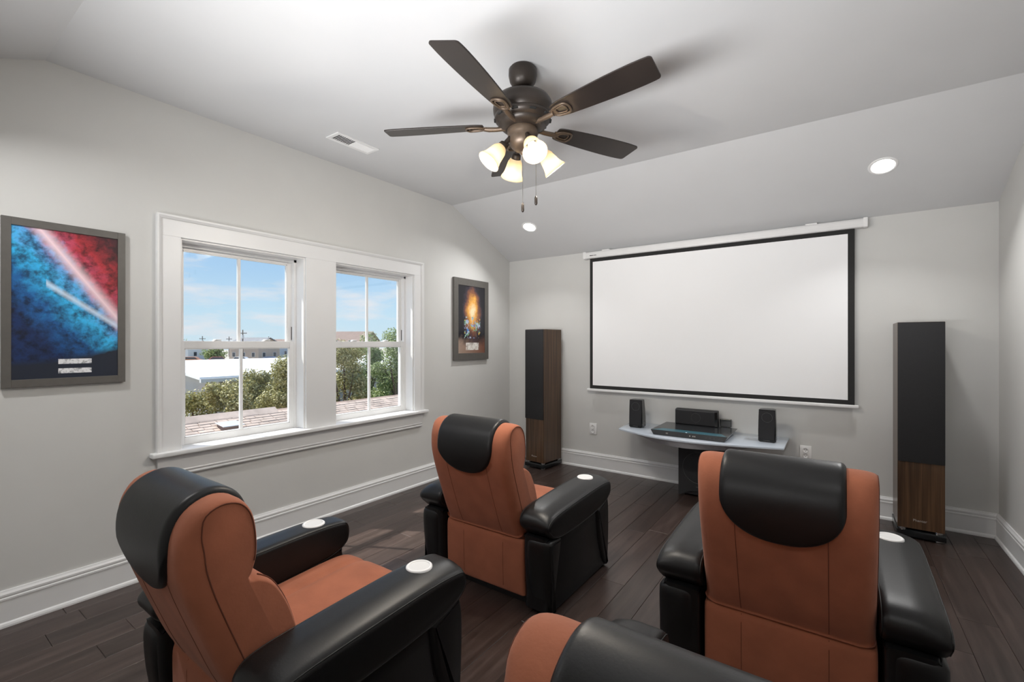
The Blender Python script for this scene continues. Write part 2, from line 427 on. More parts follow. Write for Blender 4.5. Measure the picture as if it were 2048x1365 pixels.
# ================================================================== recessed downlights
SL = math.atan2(ZC - H, YB)
def downlight(x, y, label, k=1.0):
    z = topz(y); t = empty('recessed_light', (x, y, z)); tag(t, label, 'ceiling light', 'recessed downlights')
    rx = SL if y > -YB else (-SL if y < -RD + YB else 0)
    t.rotation_euler = (-rx, 0, 0)
    bm = nb(); lathe(bm, [(.070, .004), (.070, -.004), (.078, -.007), (.088, -.005), (.092, -.001), (.092, .004)], 40, cap=False); fin('trim_ring', bm, 'white_plastic', t, smooth=True)
    bm = nb(); lathe(bm, [(0, -.001), (.071, -.001), (.071, .003), (0, .003)], 32, cap=False); fin('lens', bm, 'lamp_lens', t)
    ld = bpy.data.lights.new('downlight_lamp', 'AREA'); ld.shape = 'DISK'; ld.size = .13; ld.energy = P_DOWN * k; ld.spread = R(130); ld.color = (1, .99, .975)
    lo = bpy.data.objects.new('downlight_lamp', ld); COL.objects.link(lo); lo.parent = t; lo.location = (0, 0, -.010)
downlight(3.873, -.575, 'lit round recessed light above the right end of the projector screen')
downlight(.695, -.575, 'lit round recessed light above the walnut tower speaker nearest the windows')
downlight(.695, -RD + .575, 'added round recessed light in the sloping ceiling behind the camera, window side', .8)  # added lamp on the unseen near slope, mirrors the visible pair
downlight(3.873, -RD + .575, 'added round recessed light in the sloping ceiling behind the camera, far from the windows', .3)  # second added lamp, also out of view

# ================================================================== ceiling vent
t = empty('ceiling_vent', (.485, -2.785, ZC)); tag(t, 'white rectangular air vent on the ceiling near the window wall', 'vent')
bm = nb()
for q in ((-.078, .078, -.19, -.165), (-.078, .078, .165, .19), (-.078, -.05, -.165, .165), (.05, .078, -.165, .165), (-.05, .05, -.004, .004)):
    box(bm, *q, -.008, 0, .002)
fin('frame', bm, 'white_plastic', t)
bm = nb(); box(bm, -.05, .05, -.165, .165, -.0012, -.0002); fin('duct_opening', bm, 'vent_dark', t)
for half, sgn in ((-1, 1), (1, -1)):
    for i in range(10):
        yy = half * (.012 + i * .0163)
        bm = nb(); box(bm, -.049, .049, -.0072, .0072, -.0007, .0007, mtx=Matrix.Translation((0, yy, -.0058)) @ Matrix.Rotation(R(24 * sgn), 4, 'X'))
        fin('slat', bm, 'white_plastic', t)

# ================================================================== ceiling fan
FX, FY = 2.124, -2.835
fan = empty('ceiling_fan', (FX, FY, ZC)); tag(fan, 'dark bronze five-blade ceiling fan with four lit frosted glass shades', 'ceiling fan')
bm = nb(); lathe(bm, [(0, 0), (.070, 0), (.080, -.012), (.081, -.045), (.074, -.078), (.058, -.104), (.040, -.116), (.030, -.118), (.028, -.112), (0, -.112)], 40)
fin('canopy', bm, 'bronze', fan, angle=50)
bm = nb(); lathe(bm, [(0, -.10), (.017, -.10), (.017, -.150), (.030, -.156), (.034, -.168), (0, -.168)], 24); fin('downrod', bm, 'bronze', fan, angle=50)
bm = nb(); lathe(bm, [(0, -.158), (.060, -.160), (.120, -.168), (.152, -.182), (.166, -.204), (.170, -.235), (.167, -.262), (.158, -.276), (.162, -.284), (.160, -.298), (.146, -.314), (.138, -.318), (.136, -.330), (.118, -.346), (.09, -.352), (0, -.352)], 48)
fin('motor_housing', bm, 'bronze', fan, angle=40)
for i in range(10):
    bm = nb(); box(bm, .148, .164, -.018, .018, -.3015, -.294, .001, mtx=Matrix.Rotation(2 * math.pi * i / 10, 4, 'Z') @ Matrix.Translation((0, 0, -.004)))
    fin('vent_slot', bm, 'dark_slot', fan)
bm = nb(); lathe(bm, [(0, -.345), (.082, -.345), (.088, -.356), (.086, -.385), (.078, -.398), (.080, -.404), (.080, -.425), (.066, -.452), (.042, -.472), (.016, -.480), (.012, -.492), (0, -.496)], 40)
fin('light_fitter', bm, 'lamplit_bronze', fan, angle=50)
# blades: outline in plan (radius, half width)
BZ = -.343
side_p = [(.225, .034), (.232, .046), (.27, .056), (.36, .064), (.50, .0725), (.62, .077), (.72, .0775), (.775, .075)]
def corner(cx_, cy_, a0, a1, r_=.018): return [(cx_ + r_ * math.cos(R(a0 + (a1 - a0) * i / 4)), cy_ + r_ * math.sin(R(a0 + (a1 - a0) * i / 4))) for i in range(5)]
outline = catmull(side_p, 3, False) + corner(.788, .055, 78, 5) + corner(.800, -.055, -5, -82) + catmull([(r_, -w) for r_, w in side_p][::-1], 3, False)
for i in range(5):
    a = R(-8.2 + 72 * i)
    bm = nb(); prism(bm, outline, 'z', -.004, .004, .0015)
    bl = fin('blade', bm, 'fan_blade', fan, loc=(0, 0, BZ + .018)); bl.rotation_mode = 'XYZ'
    bl.rotation_euler = (Matrix.Rotation(a, 4, 'Z') @ Matrix.Rotation(R(-12), 4, 'X')).to_euler()
    bm = nb()                                                    # blade iron: arm, open frame plate
    tube(bm, [(.10, 0, -.012), (.15, 0, -.016), (.195, 0, -.014), (.225, 0, -.010)], [.014, .013, .014, .012], 8)
    ringp = catmull([(.222, 0), (.235, .026), (.275, .036), (.315, .034), (.330, 0), (.315, -.034), (.275, -.036), (.235, -.026)], 4)
    tube(bm, [(p_[0], p_[1], -.009) for p_ in ringp], .0065, 8, closed=True)
    rp2 = [(.278 + (p_[0] - .278) * .62, p_[1] * .62) for p_ in ringp]
    tube(bm, [(p_[0], p_[1], -.008) for p_ in rp2], .004, 8, closed=True)
    box(bm, .21, .25, -.024, .024, -.010, -.004, .002)
    fin('blade_iron', bm, 'lamplit_bronze', bl, angle=50)
# four lamp arms with bell shades
for i in range(4):
    a = R(-37 + 90 * i); ca, sa = math.cos(a), math.sin(a)
    tilt = R(50)                                                 # below horizontal
    d = Vector((ca * math.cos(tilt), sa * math.cos(tilt), -math.sin(tilt)))
    o = Vector((ca * .078, sa * .078, -.412)); n0 = o + d * .045
    bm = nb(); tube(bm, [(ca * .05, sa * .05, -.405), o, o + d * .02, n0], [.014, .014, .013, .013], 12)
    q = d.to_track_quat('Z', 'Y').to_matrix().to_4x4()
    lathe(bm, [(0, 0), (.020, 0), (.026, .006), (.029, .03), (.027, .036), (0, .036)], 24, Matrix.Translation(n0) @ q)
    arm = fin('lamp_arm', bm, 'bronze', fan, angle=50)
    bm = nb(); s = .030
    prof = [(.030, s), (.034, s + .006), (.042, s + .022), (.047, s + .05), (.052, s + .078), (.059, s + .098), (.067, s + .112), (.069, s + .118), (.066, s + .119), (.060, s + .106), (.049, s + .078), (.044, s + .05), (.039, s + .022), (.030, s + .008)]
    lathe(bm, prof, 40, Matrix.Translation(n0) @ q, cap=False)
    fin('shade', bm, 'frost_shade', fan, smooth=True)
    bm = nb(); lathe(bm, [(0, .03), (.012, .032), (.014, .05), (.020, .066), (.025, .082), (.024, .098), (.016, .110), (0, .115)], 24, Matrix.Translation(n0) @ q)
    fin('bulb', bm, 'bulb', fan, smooth=True)
    ld = bpy.data.lights.new('bulb_lamp', 'POINT'); ld.energy = P_BULB; ld.shadow_soft_size = .022; ld.color = (1, .92, .81)
    lo = bpy.data.objects.new('bulb_lamp', ld); COL.objects.link(lo); lo.parent = fan; lo.location = n0 + d * .128
for (dx, dy, z1) in ((.012, -.018, -.775), (.055, .055, -.725)):
    bm = nb(); tube(bm, [(dx, dy, -.43), (dx, dy, z1)], .0014, 6)
    ch = fin('pull_chain', bm, 'frame_metal', fan)
    bm = nb(); lathe(bm, [(0, z1), (.004, z1 - .001), (.0085, z1 - .012), (.0085, z1 - .045), (.005, z1 - .054), (0, z1 - .055)], 14, Matrix.Translation((dx, dy, 0)))
    fin('pull_fob', bm, 'bronze', ch, smooth=True)

# ================================================================== posters
m = mat('print_blue_red', (.2, .2, .3), .28, coat=.3)
tcg = N(m, 'ShaderNodeTexCoord'); sp = N(m, 'ShaderNodeSeparateXYZ'); L(m, tcg.outputs['Generated'], sp.inputs[0])
U, V = sp.outputs['Y'], sp.outputs['Z']
nv = noise(m, coords(m, (1, 1, 1)), 9, 6, .65); nf = noise(m, coords(m, (1, 1, 1)), 26, 4, .6)
dg = mth(m, 'SUBTRACT', mth(m, 'SUBTRACT', U, .24), mth(m, 'MULTIPLY', mth(m, 'SUBTRACT', 1.0, V), 1.30))   # 0 along the pale diagonal
side = mth(m, 'ADD', mth(m, 'MULTIPLY', mth(m, 'ADD', dg, 1.0), .62), mth(m, 'MULTIPLY', mth(m, 'SUBTRACT', nv, .5), .45))
base = rampn(m, side, ((.02, (.003, .02, .09)), (.22, (.006, .10, .30)), (.42, (.03, .40, .72)), (.55, (.10, .30, .62)), (.66, (.45, .06, .12)), (.80, (.36, .02, .03)), (1.0, (.04, .004, .01))))
base = mixc(m, .8, base, rampn(m, nf, ((.34, (.06, .08, .12)), (.60, (1.35, 1.35, 1.35)))), 'MULTIPLY')
beam = mth(m, 'SUBTRACT', 1.0, mth(m, 'MULTIPLY', mth(m, 'ABSOLUTE', dg), 6.5), True)
base = mixc(m, mth(m, 'POWER', beam, 1.5), base, (.95, .72, .78))
d2 = mth(m, 'SUBTRACT', mth(m, 'ADD', mth(m, 'MULTIPLY', mth(m, 'SUBTRACT', U, .3), .40), V), .64)
b2 = mth(m, 'SUBTRACT', 1.0, mth(m, 'MULTIPLY', mth(m, 'ABSOLUTE', d2), 30.0), True)
b2 = mth(m, 'MULTIPLY', b2, mth(m, 'GREATER_THAN', U, .30))
base = mixc(m, mth(m, 'MULTIPLY', b2, .8), base, (.75, .85, .98))
low = mth(m, 'ADD', mth(m, 'SUBTRACT', mth(m, 'ADD', .13, mth(m, 'MULTIPLY', mth(m, 'POWER', U, 2.0), .10)), V), mth(m, 'MULTIPLY', mth(m, 'SUBTRACT', nf, .5), .05))
base = mixc(m, mth(m, 'MULTIPLY', low, 22.0, True), base, (.012, .018, .035))
ttl = mth(m, 'LESS_THAN', mth(m, 'ABSOLUTE', mth(m, 'SUBTRACT', U, .57)), .16)
bars = mth(m, 'ADD', mth(m, 'LESS_THAN', mth(m, 'ABSOLUTE', mth(m, 'SUBTRACT', V, .112)), .017), mth(m, 'LESS_THAN', mth(m, 'ABSOLUTE', mth(m, 'SUBTRACT', V, .048)), .017))
base = mixc(m, mth(m, 'MULTIPLY', mth(m, 'MULTIPLY', ttl, bars), mth(m, 'MULTIPLY', mth(m, 'SUBTRACT', nf, .36), 6.0, True)), base, (.85, .86, .88))
L(m, base, bsdf(m).inputs['Base Color'])
m = mat('print_fire', (.2, .2, .3), .28, coat=.3)
tcg = N(m, 'ShaderNodeTexCoord'); sp = N(m, 'ShaderNodeSeparateXYZ'); L(m, tcg.outputs['Generated'], sp.inputs[0])
U, V = sp.outputs['Y'], sp.outputs['Z']
nv = noise(m, coords(m, (1, 1, 1)), 7, 6, .65); nf = noise(m, coords(m, (1, 1, 1)), 22, 4, .6); ns = noise(m, coords(m, (1, 1, 1.0), rot=(.3, .2, 1)), 15, 3, .5)
du = mth(m, 'MULTIPLY', mth(m, 'SUBTRACT', U, .52), 2.6); dv = mth(m, 'MULTIPLY', mth(m, 'SUBTRACT', V, .62), 2.2)
rr = mth(m, 'SQRT', mth(m, 'ADD', mth(m, 'POWER', mth(m, 'ABSOLUTE', du), 2.0), mth(m, 'POWER', mth(m, 'ABSOLUTE', dv), 2.0)))
rr = mth(m, 'ADD', rr, mth(m, 'MULTIPLY', mth(m, 'SUBTRACT', nv, .5), .9))
base = rampn(m, rr, ((.12, (.95, .80, .50)), (.36, (.85, .42, .08)), (.62, (.26, .10, .05)), (.85, (.04, .03, .045)), (1.0, (.012, .012, .018))))
spk = mth(m, 'MULTIPLY', mth(m, 'GREATER_THAN', nf, .54), mth(m, 'LESS_THAN', mth(m, 'ABSOLUTE', mth(m, 'SUBTRACT', V, .38)), .16))
spk = mth(m, 'MULTIPLY', spk, mth(m, 'LESS_THAN', mth(m, 'ABSOLUTE', mth(m, 'SUBTRACT', U, .52)), .30))
base = mixc(m, spk, base, rampn(m, ns, ((.36, (.05, .22, .60)), (.47, (.55, .60, .68)), (.55, (.06, .35, .22)), (.64, (.75, .42, .06)))))
lw = mth(m, 'MULTIPLY', mth(m, 'SUBTRACT', mth(m, 'ADD', .26, mth(m, 'MULTIPLY', mth(m, 'SUBTRACT', nv, .5), .4)), V), 6.0, True)
base = mixc(m, mth(m, 'MULTIPLY', lw, .85), base, rampn(m, U, ((0, (.45, .33, .26)), (1, (.20, .07, .04)))))
ttl = mth(m, 'MULTIPLY', mth(m, 'LESS_THAN', mth(m, 'ABSOLUTE', mth(m, 'SUBTRACT', V, .10)), .055), mth(m, 'LESS_THAN', mth(m, 'ABSOLUTE', mth(m, 'SUBTRACT', U, .52)), .24))
base = mixc(m, mth(m, 'MULTIPLY', ttl, mth(m, 'MULTIPLY', mth(m, 'SUBTRACT', nf, .30), 4.0, True)), base, (.80, .77, .72))
L(m, base, bsdf(m).inputs['Base Color'])
def poster(y0, y1, z0, z1, fw, depth, pm, label):
    t = empty('framed_poster', (.0, (y0 + y1) / 2, z0)); tag(t, label, 'poster'); w, h = (y1 - y0) / 2, z1 - z0
    bm = nb()
    for q in ((-w, -w + fw, 0, h), (w - fw, w, 0, h), (-w + fw, w - fw, 0, fw * 1.15), (-w + fw, w - fw, h - fw * 1.15, h)): box(bm, .001, depth, *q, .001)
    fin('frame', bm, 'frame_metal', t)
    bm = nb(); box(bm, .002, depth - .006, -w + fw, w - fw, fw * 1.15, h - fw * 1.15); fin('print', bm, pm, t)
    return t
poster(-4.597, -4.083, 1.258, 2.168, .036, .024, 'print_blue_red', 'grey-framed poster in blue and red with a pale diagonal beam, left of the windows')
poster(-1.120, -.492, 1.292, 2.250, .070, .030, 'print_fire', 'narrow grey-framed dark poster with a fiery orange centre, between window and corner')

# ================================================================== projector screen
YS = -.05
t = empty('projector_screen', (0, 0, 0)); tag(t, 'wide white pull-down projector screen with black border on the back wall', 'projector screen')
bm = nb(); prism(bm, [(-.012, 2.562), (-.012, 2.486), (-.082, 2.486), (-.090, 2.494), (-.090, 2.545), (-.078, 2.562)], 'x', 1.165, 3.775, .002)
hs = fin('housing', bm, 'white_plastic', t, angle=30)
for xa, xb in ((1.135, 1.168), (3.772, 3.805)):
    bm = nb(); box(bm, xa, xb, -.094, -.008, 2.483, 2.566, .006, 3); fin('end_cap', bm, 'white_plastic', t, angle=40)
for xc in (1.415, 3.40):
    bm = nb(); box(bm, xc - .045, xc + .045, -.082, -.002, 2.561, 2.572, .002); box(bm, xc - .045, xc + .045, -.011, -.001, 2.49, 2.572, .002); fin('bracket', bm, 'white_plastic', t)
for z0, z1 in ((2.512, 2.5135), (2.532, 2.5335)):
    bm = nb(); box(bm, 1.165, 3.775, -.0905, -.088, z0, z1); fin('groove', bm, 'cup_disc', hs)
XA, XB, ZA, ZB = 1.207, 3.715, .953, 2.490
XI, XJ, ZI, ZJ = 1.243, 3.667, .996, 2.447
bm = nb(); box(bm, XI, XJ, YS - .0008, YS + .0006, ZI, ZJ); fin('viewing_surface', bm, 'screen_fabric', t)
bm = nb()
for q in ((XA, XI, ZA, ZB), (XJ, XB, ZA, ZB), (XI, XJ, ZA, ZI), (XI, XJ, ZJ, ZB)): box(bm, q[0], q[1], YS - .001, YS + .0006, q[2], q[3])
fin('border', bm, 'screen_border', t)
bm = nb(); prism(bm, [(-.034, .926), (-.034, .956), (-.068, .956), (-.072, .950), (-.072, .932), (-.066, .926)], 'x', 1.178, 3.742, .002); fin('bottom_bar', bm, 'white_plastic', t, angle=30)
bm = nb()
for xa, xb in ((1.222, 1.252), (1.256, 1.270), (1.278, 1.290), (1.294, 1.304)): box(bm, xa, xb, -.0912, -.0895, 2.512, 2.521)
o = fin('maker_mark', bm, 'logo_grey', hs); o['kind'] = 'stuff'

# ================================================================== wall outlets
def outlet(x, z, label):
    t = empty('wall_outlet', (x, 0, z)); tag(t, label, 'outlet', 'wall outlets')
    bm = nb(); box(bm, -.046, .046, -.008, -.0005, -.066, .066, .003, 2); fin('cover_plate', bm, 'white_plastic', t, angle=40)
    for zz in (-.025, .025):
        bm = nb(); lathe(bm, [(0, 0), (.019, 0), (.021, -.002), (.021, -.004)], 24, Matrix.Translation((0, -.0115, zz)) @ Matrix.Rotation(R(90), 4, 'X') @ Matrix.Scale(-1, 4, (0, 0, 1)), cap=False)
        rc = fin('receptacle', bm, 'white_plastic', t, smooth=True)
        bm = nb()
        box(bm, -.009, -.006, -.0120, -.0114, zz, zz + .010); box(bm, .006, .009, -.0120, -.0114, zz + .001, zz + .009)
        lathe(bm, [(0, 0), (.0032, 0)], 10, Matrix.Translation((0, -.0119, zz - .009)) @ Matrix.Rotation(R(90), 4, 'X'), cap=False)
        fin('slots', bm, 'dark_slot', rc)
    bm = nb(); lathe(bm, [(0, .001), (.003, .0005), (.0035, 0)], 10, Matrix.Translation((0, -.008, 0)) @ Matrix.Rotation(R(90), 4, 'X'), cap=False); fin('screw', bm, 'chrome', t)
outlet(1.226, .473, 'white duplex wall outlet between the left tower speaker and the shelf')
outlet(3.355, .483, 'white duplex wall outlet under the right end of the shelf')

# ================================================================== tower speakers
def tower(x, y, rz, label, w=.272, d=.355, h=1.655):
    t = empty('tower_speaker', (x, y, 0), rz); tag(t, label, 'speaker', 'walnut tower speakers')
    hw = w / 2
    bm = nb(); box(bm, -hw, hw, -d / 2, d / 2, .078, h, .003); fin('cabinet', bm, 'walnut', t)
    bm = nb(); box(bm, -hw + .001, hw - .001, -d / 2 - .014, -d / 2 - .0005, .588, h - .002, .004, 2); fin('grille', bm, 'grille_cloth', t, angle=40)
    bm = nb(); box(bm, -hw - .006, hw + .006, -d / 2 - .010, d / 2 + .006, .016, .064, .003); fin('plinth', bm, 'gloss_black', t, angle=40)
    for sx in (-1, 1):
        for sy in (-1, 1):
            cx, cy = sx * (hw - .032), sy * (d / 2 - .028)
            bm = nb(); lathe(bm, [(0, .064), (.026, .064), (.026, .078), (0, .078)], 20, Matrix.Translation((cx, cy, 0))); fin('spacer', bm, 'chrome', t, angle=40)
            bm = nb(); lathe(bm, [(0, 0), (.022, 0), (.026, .004), (.026, .016), (0, .016)], 20, Matrix.Translation((cx, cy, 0))); fin('foot', bm, 'chrome', t, angle=40)
    text_mesh('maker_mark', 'Phanter', .026, 'logo_silver', t, (-.005, -d / 2 - .0012, .145), (R(90), 0, 0), sx=1.0)
tower(.672, -.222, R(-6), 'tall walnut tower speaker with black grille in the corner by the window wall')
tower(4.108, -.212, 0, 'tall walnut tower speaker with black grille right of the projector screen')

# ================================================================== shelf and the things on it
ST = .605
t = empty('wall_shelf', (2.47, 0, ST)); tag(t, 'glossy pale blue-grey wall shelf with bowed front under the projector screen', 'shelf')
pl = catmull([(-.735, -.47), (-.42, -.63), (-.15, -.700), (.12, -.690), (.42, -.620), (.755, -.520)], 5, False)
plan = [(-.775, -.002)] + pl + [(.755, -.002)]
bm = nb(); prism(bm, plan, 'z', -.018, 0, .003); fin('top', bm, 'shelf_gloss', t, angle=40)
bm = nb(); b = bmesh.new()                                        # keel below: deep in the middle, thin at the ends
top = []; bot = []
for (px, py) in pl:
    e = max(0, 1 - abs(px + .02) / .72); top.append(b.verts.new((px * .985, py + .012, -.0185)))
    bot.append(b.verts.new((px * .93, py + .03 + .10 * (1 - e), -.021 - .055 * min(1, e * 1.8))))
tb = [b.verts.new((-.74, -.003, -.0185)), b.verts.new((.74, -.003, -.0185))]; bb = [b.verts.new((-.62, -.003, -.021)), b.verts.new((.62, -.003, -.021))]
cb = [b.verts.new((-.2, -.003, -.076)), b.verts.new((.2, -.003, -.076))]
for i in range(len(pl) - 1): b.faces.new((top[i], top[i + 1], bot[i + 1], bot[i]))
b.faces.new((tb[0], top[0], bot[0], bb[0])); b.faces.new((tb[1], bb[1], bot[-1], top[-1]))
b.faces.new(top + [tb[1], tb[0]]); k3 = len(bot) // 3
b.faces.new([bb[0]] + bot[:k3 + 1] + [cb[0]]); b.faces.new([cb[0]] + bot[k3:2 * k3 + 1] + [cb[1]]); b.faces.new([cb[1]] + bot[2 * k3:] + [bb[1]]); b.faces.new([tb[0], bb[0], cb[0], cb[1], bb[1], tb[1]])
add(bm, b); fin('keel', bm, 'shelf_under', t)

def satellite(x, y, rz, w, label):
    t = empty('satellite_speaker', (x, y, ST), rz); tag(t, label, 'speaker', 'small black satellite speakers'); h = .292
    bm = nb(); b = bmesh.new()
    sec = [(0, .80, .86), (.012, 1, 1), (.10, 1, .97), (.20, .97, .86), (h - .004, .93, .72), (h, .90, .68)]
    rings = []
    for z, kw, kd in sec:
        hw = w / 2 * kw; d = .15 * kd
        rings.append([b.verts.new(q) for q in ((-hw, -.075, z), (hw * .94, -.075, z), (hw * 1.0, -.068, z), (hw * .98, -.075 + d * .75, z), (hw * .7, -.075 + d, z), (-hw * .7, -.075 + d, z), (-hw * .98, -.075 + d * .75, z), (-hw, -.070, z))])
    for a_, c_ in zip(rings, rings[1:]):
        for i in range(8): b.faces.new((a_[i], a_[(i + 1) % 8], c_[(i + 1) % 8], c_[i]))
    b.faces.new(rings[0]); b.faces.new(rings[-1]); add(bm, b); fin('body', bm, 'gloss_black', t)
    bm = nb(); prism(bm, [(-w * .47, .026), (w * .40, .026), (w * .45, h * .55), (w * .43, h - .008), (-w * .44, h - .008)], 'y', -.0785, -.0752, .001); fin('grille', bm, 'grille_cloth', t)
    bm = nb(); tube(bm, [(w * .30 * math.cos(q * math.pi / 14), -.0786, .222 + w * .30 * math.sin(q * math.pi / 14)) for q in range(28)], .0016, 6, closed=True); fin('driver_ring', bm, 'logo_grey', t)
    bm = nb(); box(bm, -.030, .022, -.0762, -.0750, .0135, .0185); fin('maker_mark', bm, 'logo_grey', t)
satellite(1.868, -.262, 0, .140, 'small black satellite speaker at the window end of the wall shelf')
satellite(3.080, -.275, 0, .140, 'small black satellite speaker at the right end of the wall shelf')

t = empty('disc_player', (2.44, -.33, ST)); tag(t, 'flat black disc player with a blue stripe along its top on the wall shelf', 'disc player')
PX0, PX1, PYF, PYB, PH = -.335, .355, -.245, .27, .048
bm = nb(); b = bmesh.new()
lo_ = [b.verts.new(q) for q in ((PX0 + .030, PYF - .010, .004), (PX1 - .022, PYF - .010, .004), (PX1 - .03, PYB - .02, .004), (PX0 + .03, PYB - .02, .004))]
hi_ = [b.verts.new(q) for q in ((PX0, PYF, PH), (PX1, PYF, PH), (PX1, PYB, PH), (PX0, PYB, PH))]
for i in range(4): b.faces.new((lo_[i], lo_[(i + 1) % 4], hi_[(i + 1) % 4], hi_[i]))
b.faces.new(lo_[::-1]); b.faces.new(hi_); bmesh.ops.bevel(b, geom=b.edges[:], offset=.002, segments=2, profile=.5, affect='EDGES'); add(bm, b)
fin('body', bm, 'player_top', t)
bm = nb(); prism(bm, [(PX0 + .012, PYF + .004), (PX1 - .008, PYF + .004), (PX1 - .07, PYF + .120), (PX0 + .085, PYF + .120)], 'z', PH, PH + .0012); fin('top_stripe', bm, 'player_blue', t)
FT = math.atan2(.010, PH - .004)
def fx(z): return PYF - .010 + (z - .004) / (PH - .004) * .010
fr = (R(90) + FT * 0 - math.atan2(.010, .044), 0, 0)
text_mesh('front_mark', 'BD', .016, 'logo_silver', t, (-.175, fx(.026) - .0012, .026), fr)
for xa in (.030, .058, .074):
    bm = nb(); box(bm, xa, xa + .010, fx(.024) - .0014, fx(.024) + .0004, .019, .029); fin('display_digit', bm, 'logo_silver', t)
bm = nb(); box(bm, -.008, .006, PYF + .006, PYF + .016, PH + .0012, PH + .0020); fin('power_light', bm, 'led', t)
for i in range(5):
    bm = nb(); lathe(bm, [(0, .0024), (.0035, .0022), (.004, .0012)], 10, Matrix.Translation((.155 + i * .038, PYF + .030, PH)), cap=False); fin('touch_button', bm, 'logo_silver', t)
for i in range(4):
    bm = nb(); box(bm, .17 + i * .035, .182 + i * .035, fx(.024) - .0015, fx(.024) + .0005, .022, .026); fin('front_button', bm, 'logo_grey', t)
for sx in (PX0 + .08, PX1 - .08):
    for sy in (PYF + .06, PYB - .06):
        bm = nb(); lathe(bm, [(0, 0), (.014, 0), (.014, .005), (0, .005)], 12, Matrix.Translation((sx, sy, 0))); fin('foot', bm, 'black_plastic', t)

t = empty('centre_speaker', (2.42, -.078, ST + PH)); tag(t, 'wide black centre speaker standing on the disc player', 'speaker')
bm = nb(); prism(bm, [(-.043, .0), (-.050, .012), (-.052, .148), (-.046, .156), (.008, .163), (.018, .155), (.018, 0)], 'x', -.205, .205, .003); fin('body', bm, 'black_plastic', t)
bm = nb(); box(bm, -.200, .178, -.0565, -.0522, .010, .146, .002); fin('grille', bm, 'grille_cloth', t)
bm = nb(); tube(bm, [(.045 * math.cos(q * math.pi / 14), -.0567, .080 + .045 * math.sin(q * math.pi / 14)) for q in range(28)], .0016, 6, closed=True); fin('driver_ring', bm, 'logo_grey', t)
bm = nb(); box(bm, .1785, .2045, -.0550, -.0518, .006, .150, .001); fin('gloss_edge', bm, 'gloss_black', t)
t = empty('wireless_adapter', (2.680, -.030, ST + PH)); tag(t, 'small low black box behind the right end of the centre speaker', 'adapter box')
bm = nb(); box(bm, -.048, .052, -.018, .022, .003, .078, .003); fin('body', bm, 'gloss_black', t)
bm = nb(); box(bm, -.040, .044, -.016, .020, 0, .003); fin('foot', bm, 'black_plastic', t)

t = empty('subwoofer', (2.508, -.195, 0)); tag(t, 'black box subwoofer with arched foot standing under the wall shelf', 'subwoofer')
SW = .192
bm = nb(); box(bm, -SW, SW, -.165, .155, .022, .475, .003); fin('cabinet', bm, 'black_plastic', t)
bm = nb()
arch = [(-SW, 0), (-SW, .475), (SW, .475), (SW, 0)] + [(SW - .012 - (2 * SW - .024) * i / 12, .066 * math.sin(math.pi * i / 12) ** .8) for i in range(1, 12)]
prism(bm, arch, 'y', -.182, -.1655, .001); fin('front_panel', bm, 'grille_cloth', t)
bm = nb(); tube(bm, [(.150 * math.cos(q * math.pi / 20), -.1825, .288 + .150 * math.sin(q * math.pi / 20)) for q in range(40)], .0025, 6, closed=True); fin('driver_ring', bm, 'logo_grey', t)
bm = nb(); box(bm, -.028, .028, -.1832, -.1815, .100, .108); fin('maker_mark', bm, 'logo_grey', t)
for sx in (-1, 1):
    bm = nb(); lathe(bm, [(0, 0), (.02, 0), (.02, .022), (0, .022)], 14, Matrix.Translation((sx * .16, .12, 0))); fin('foot', bm, 'black_plastic', t)

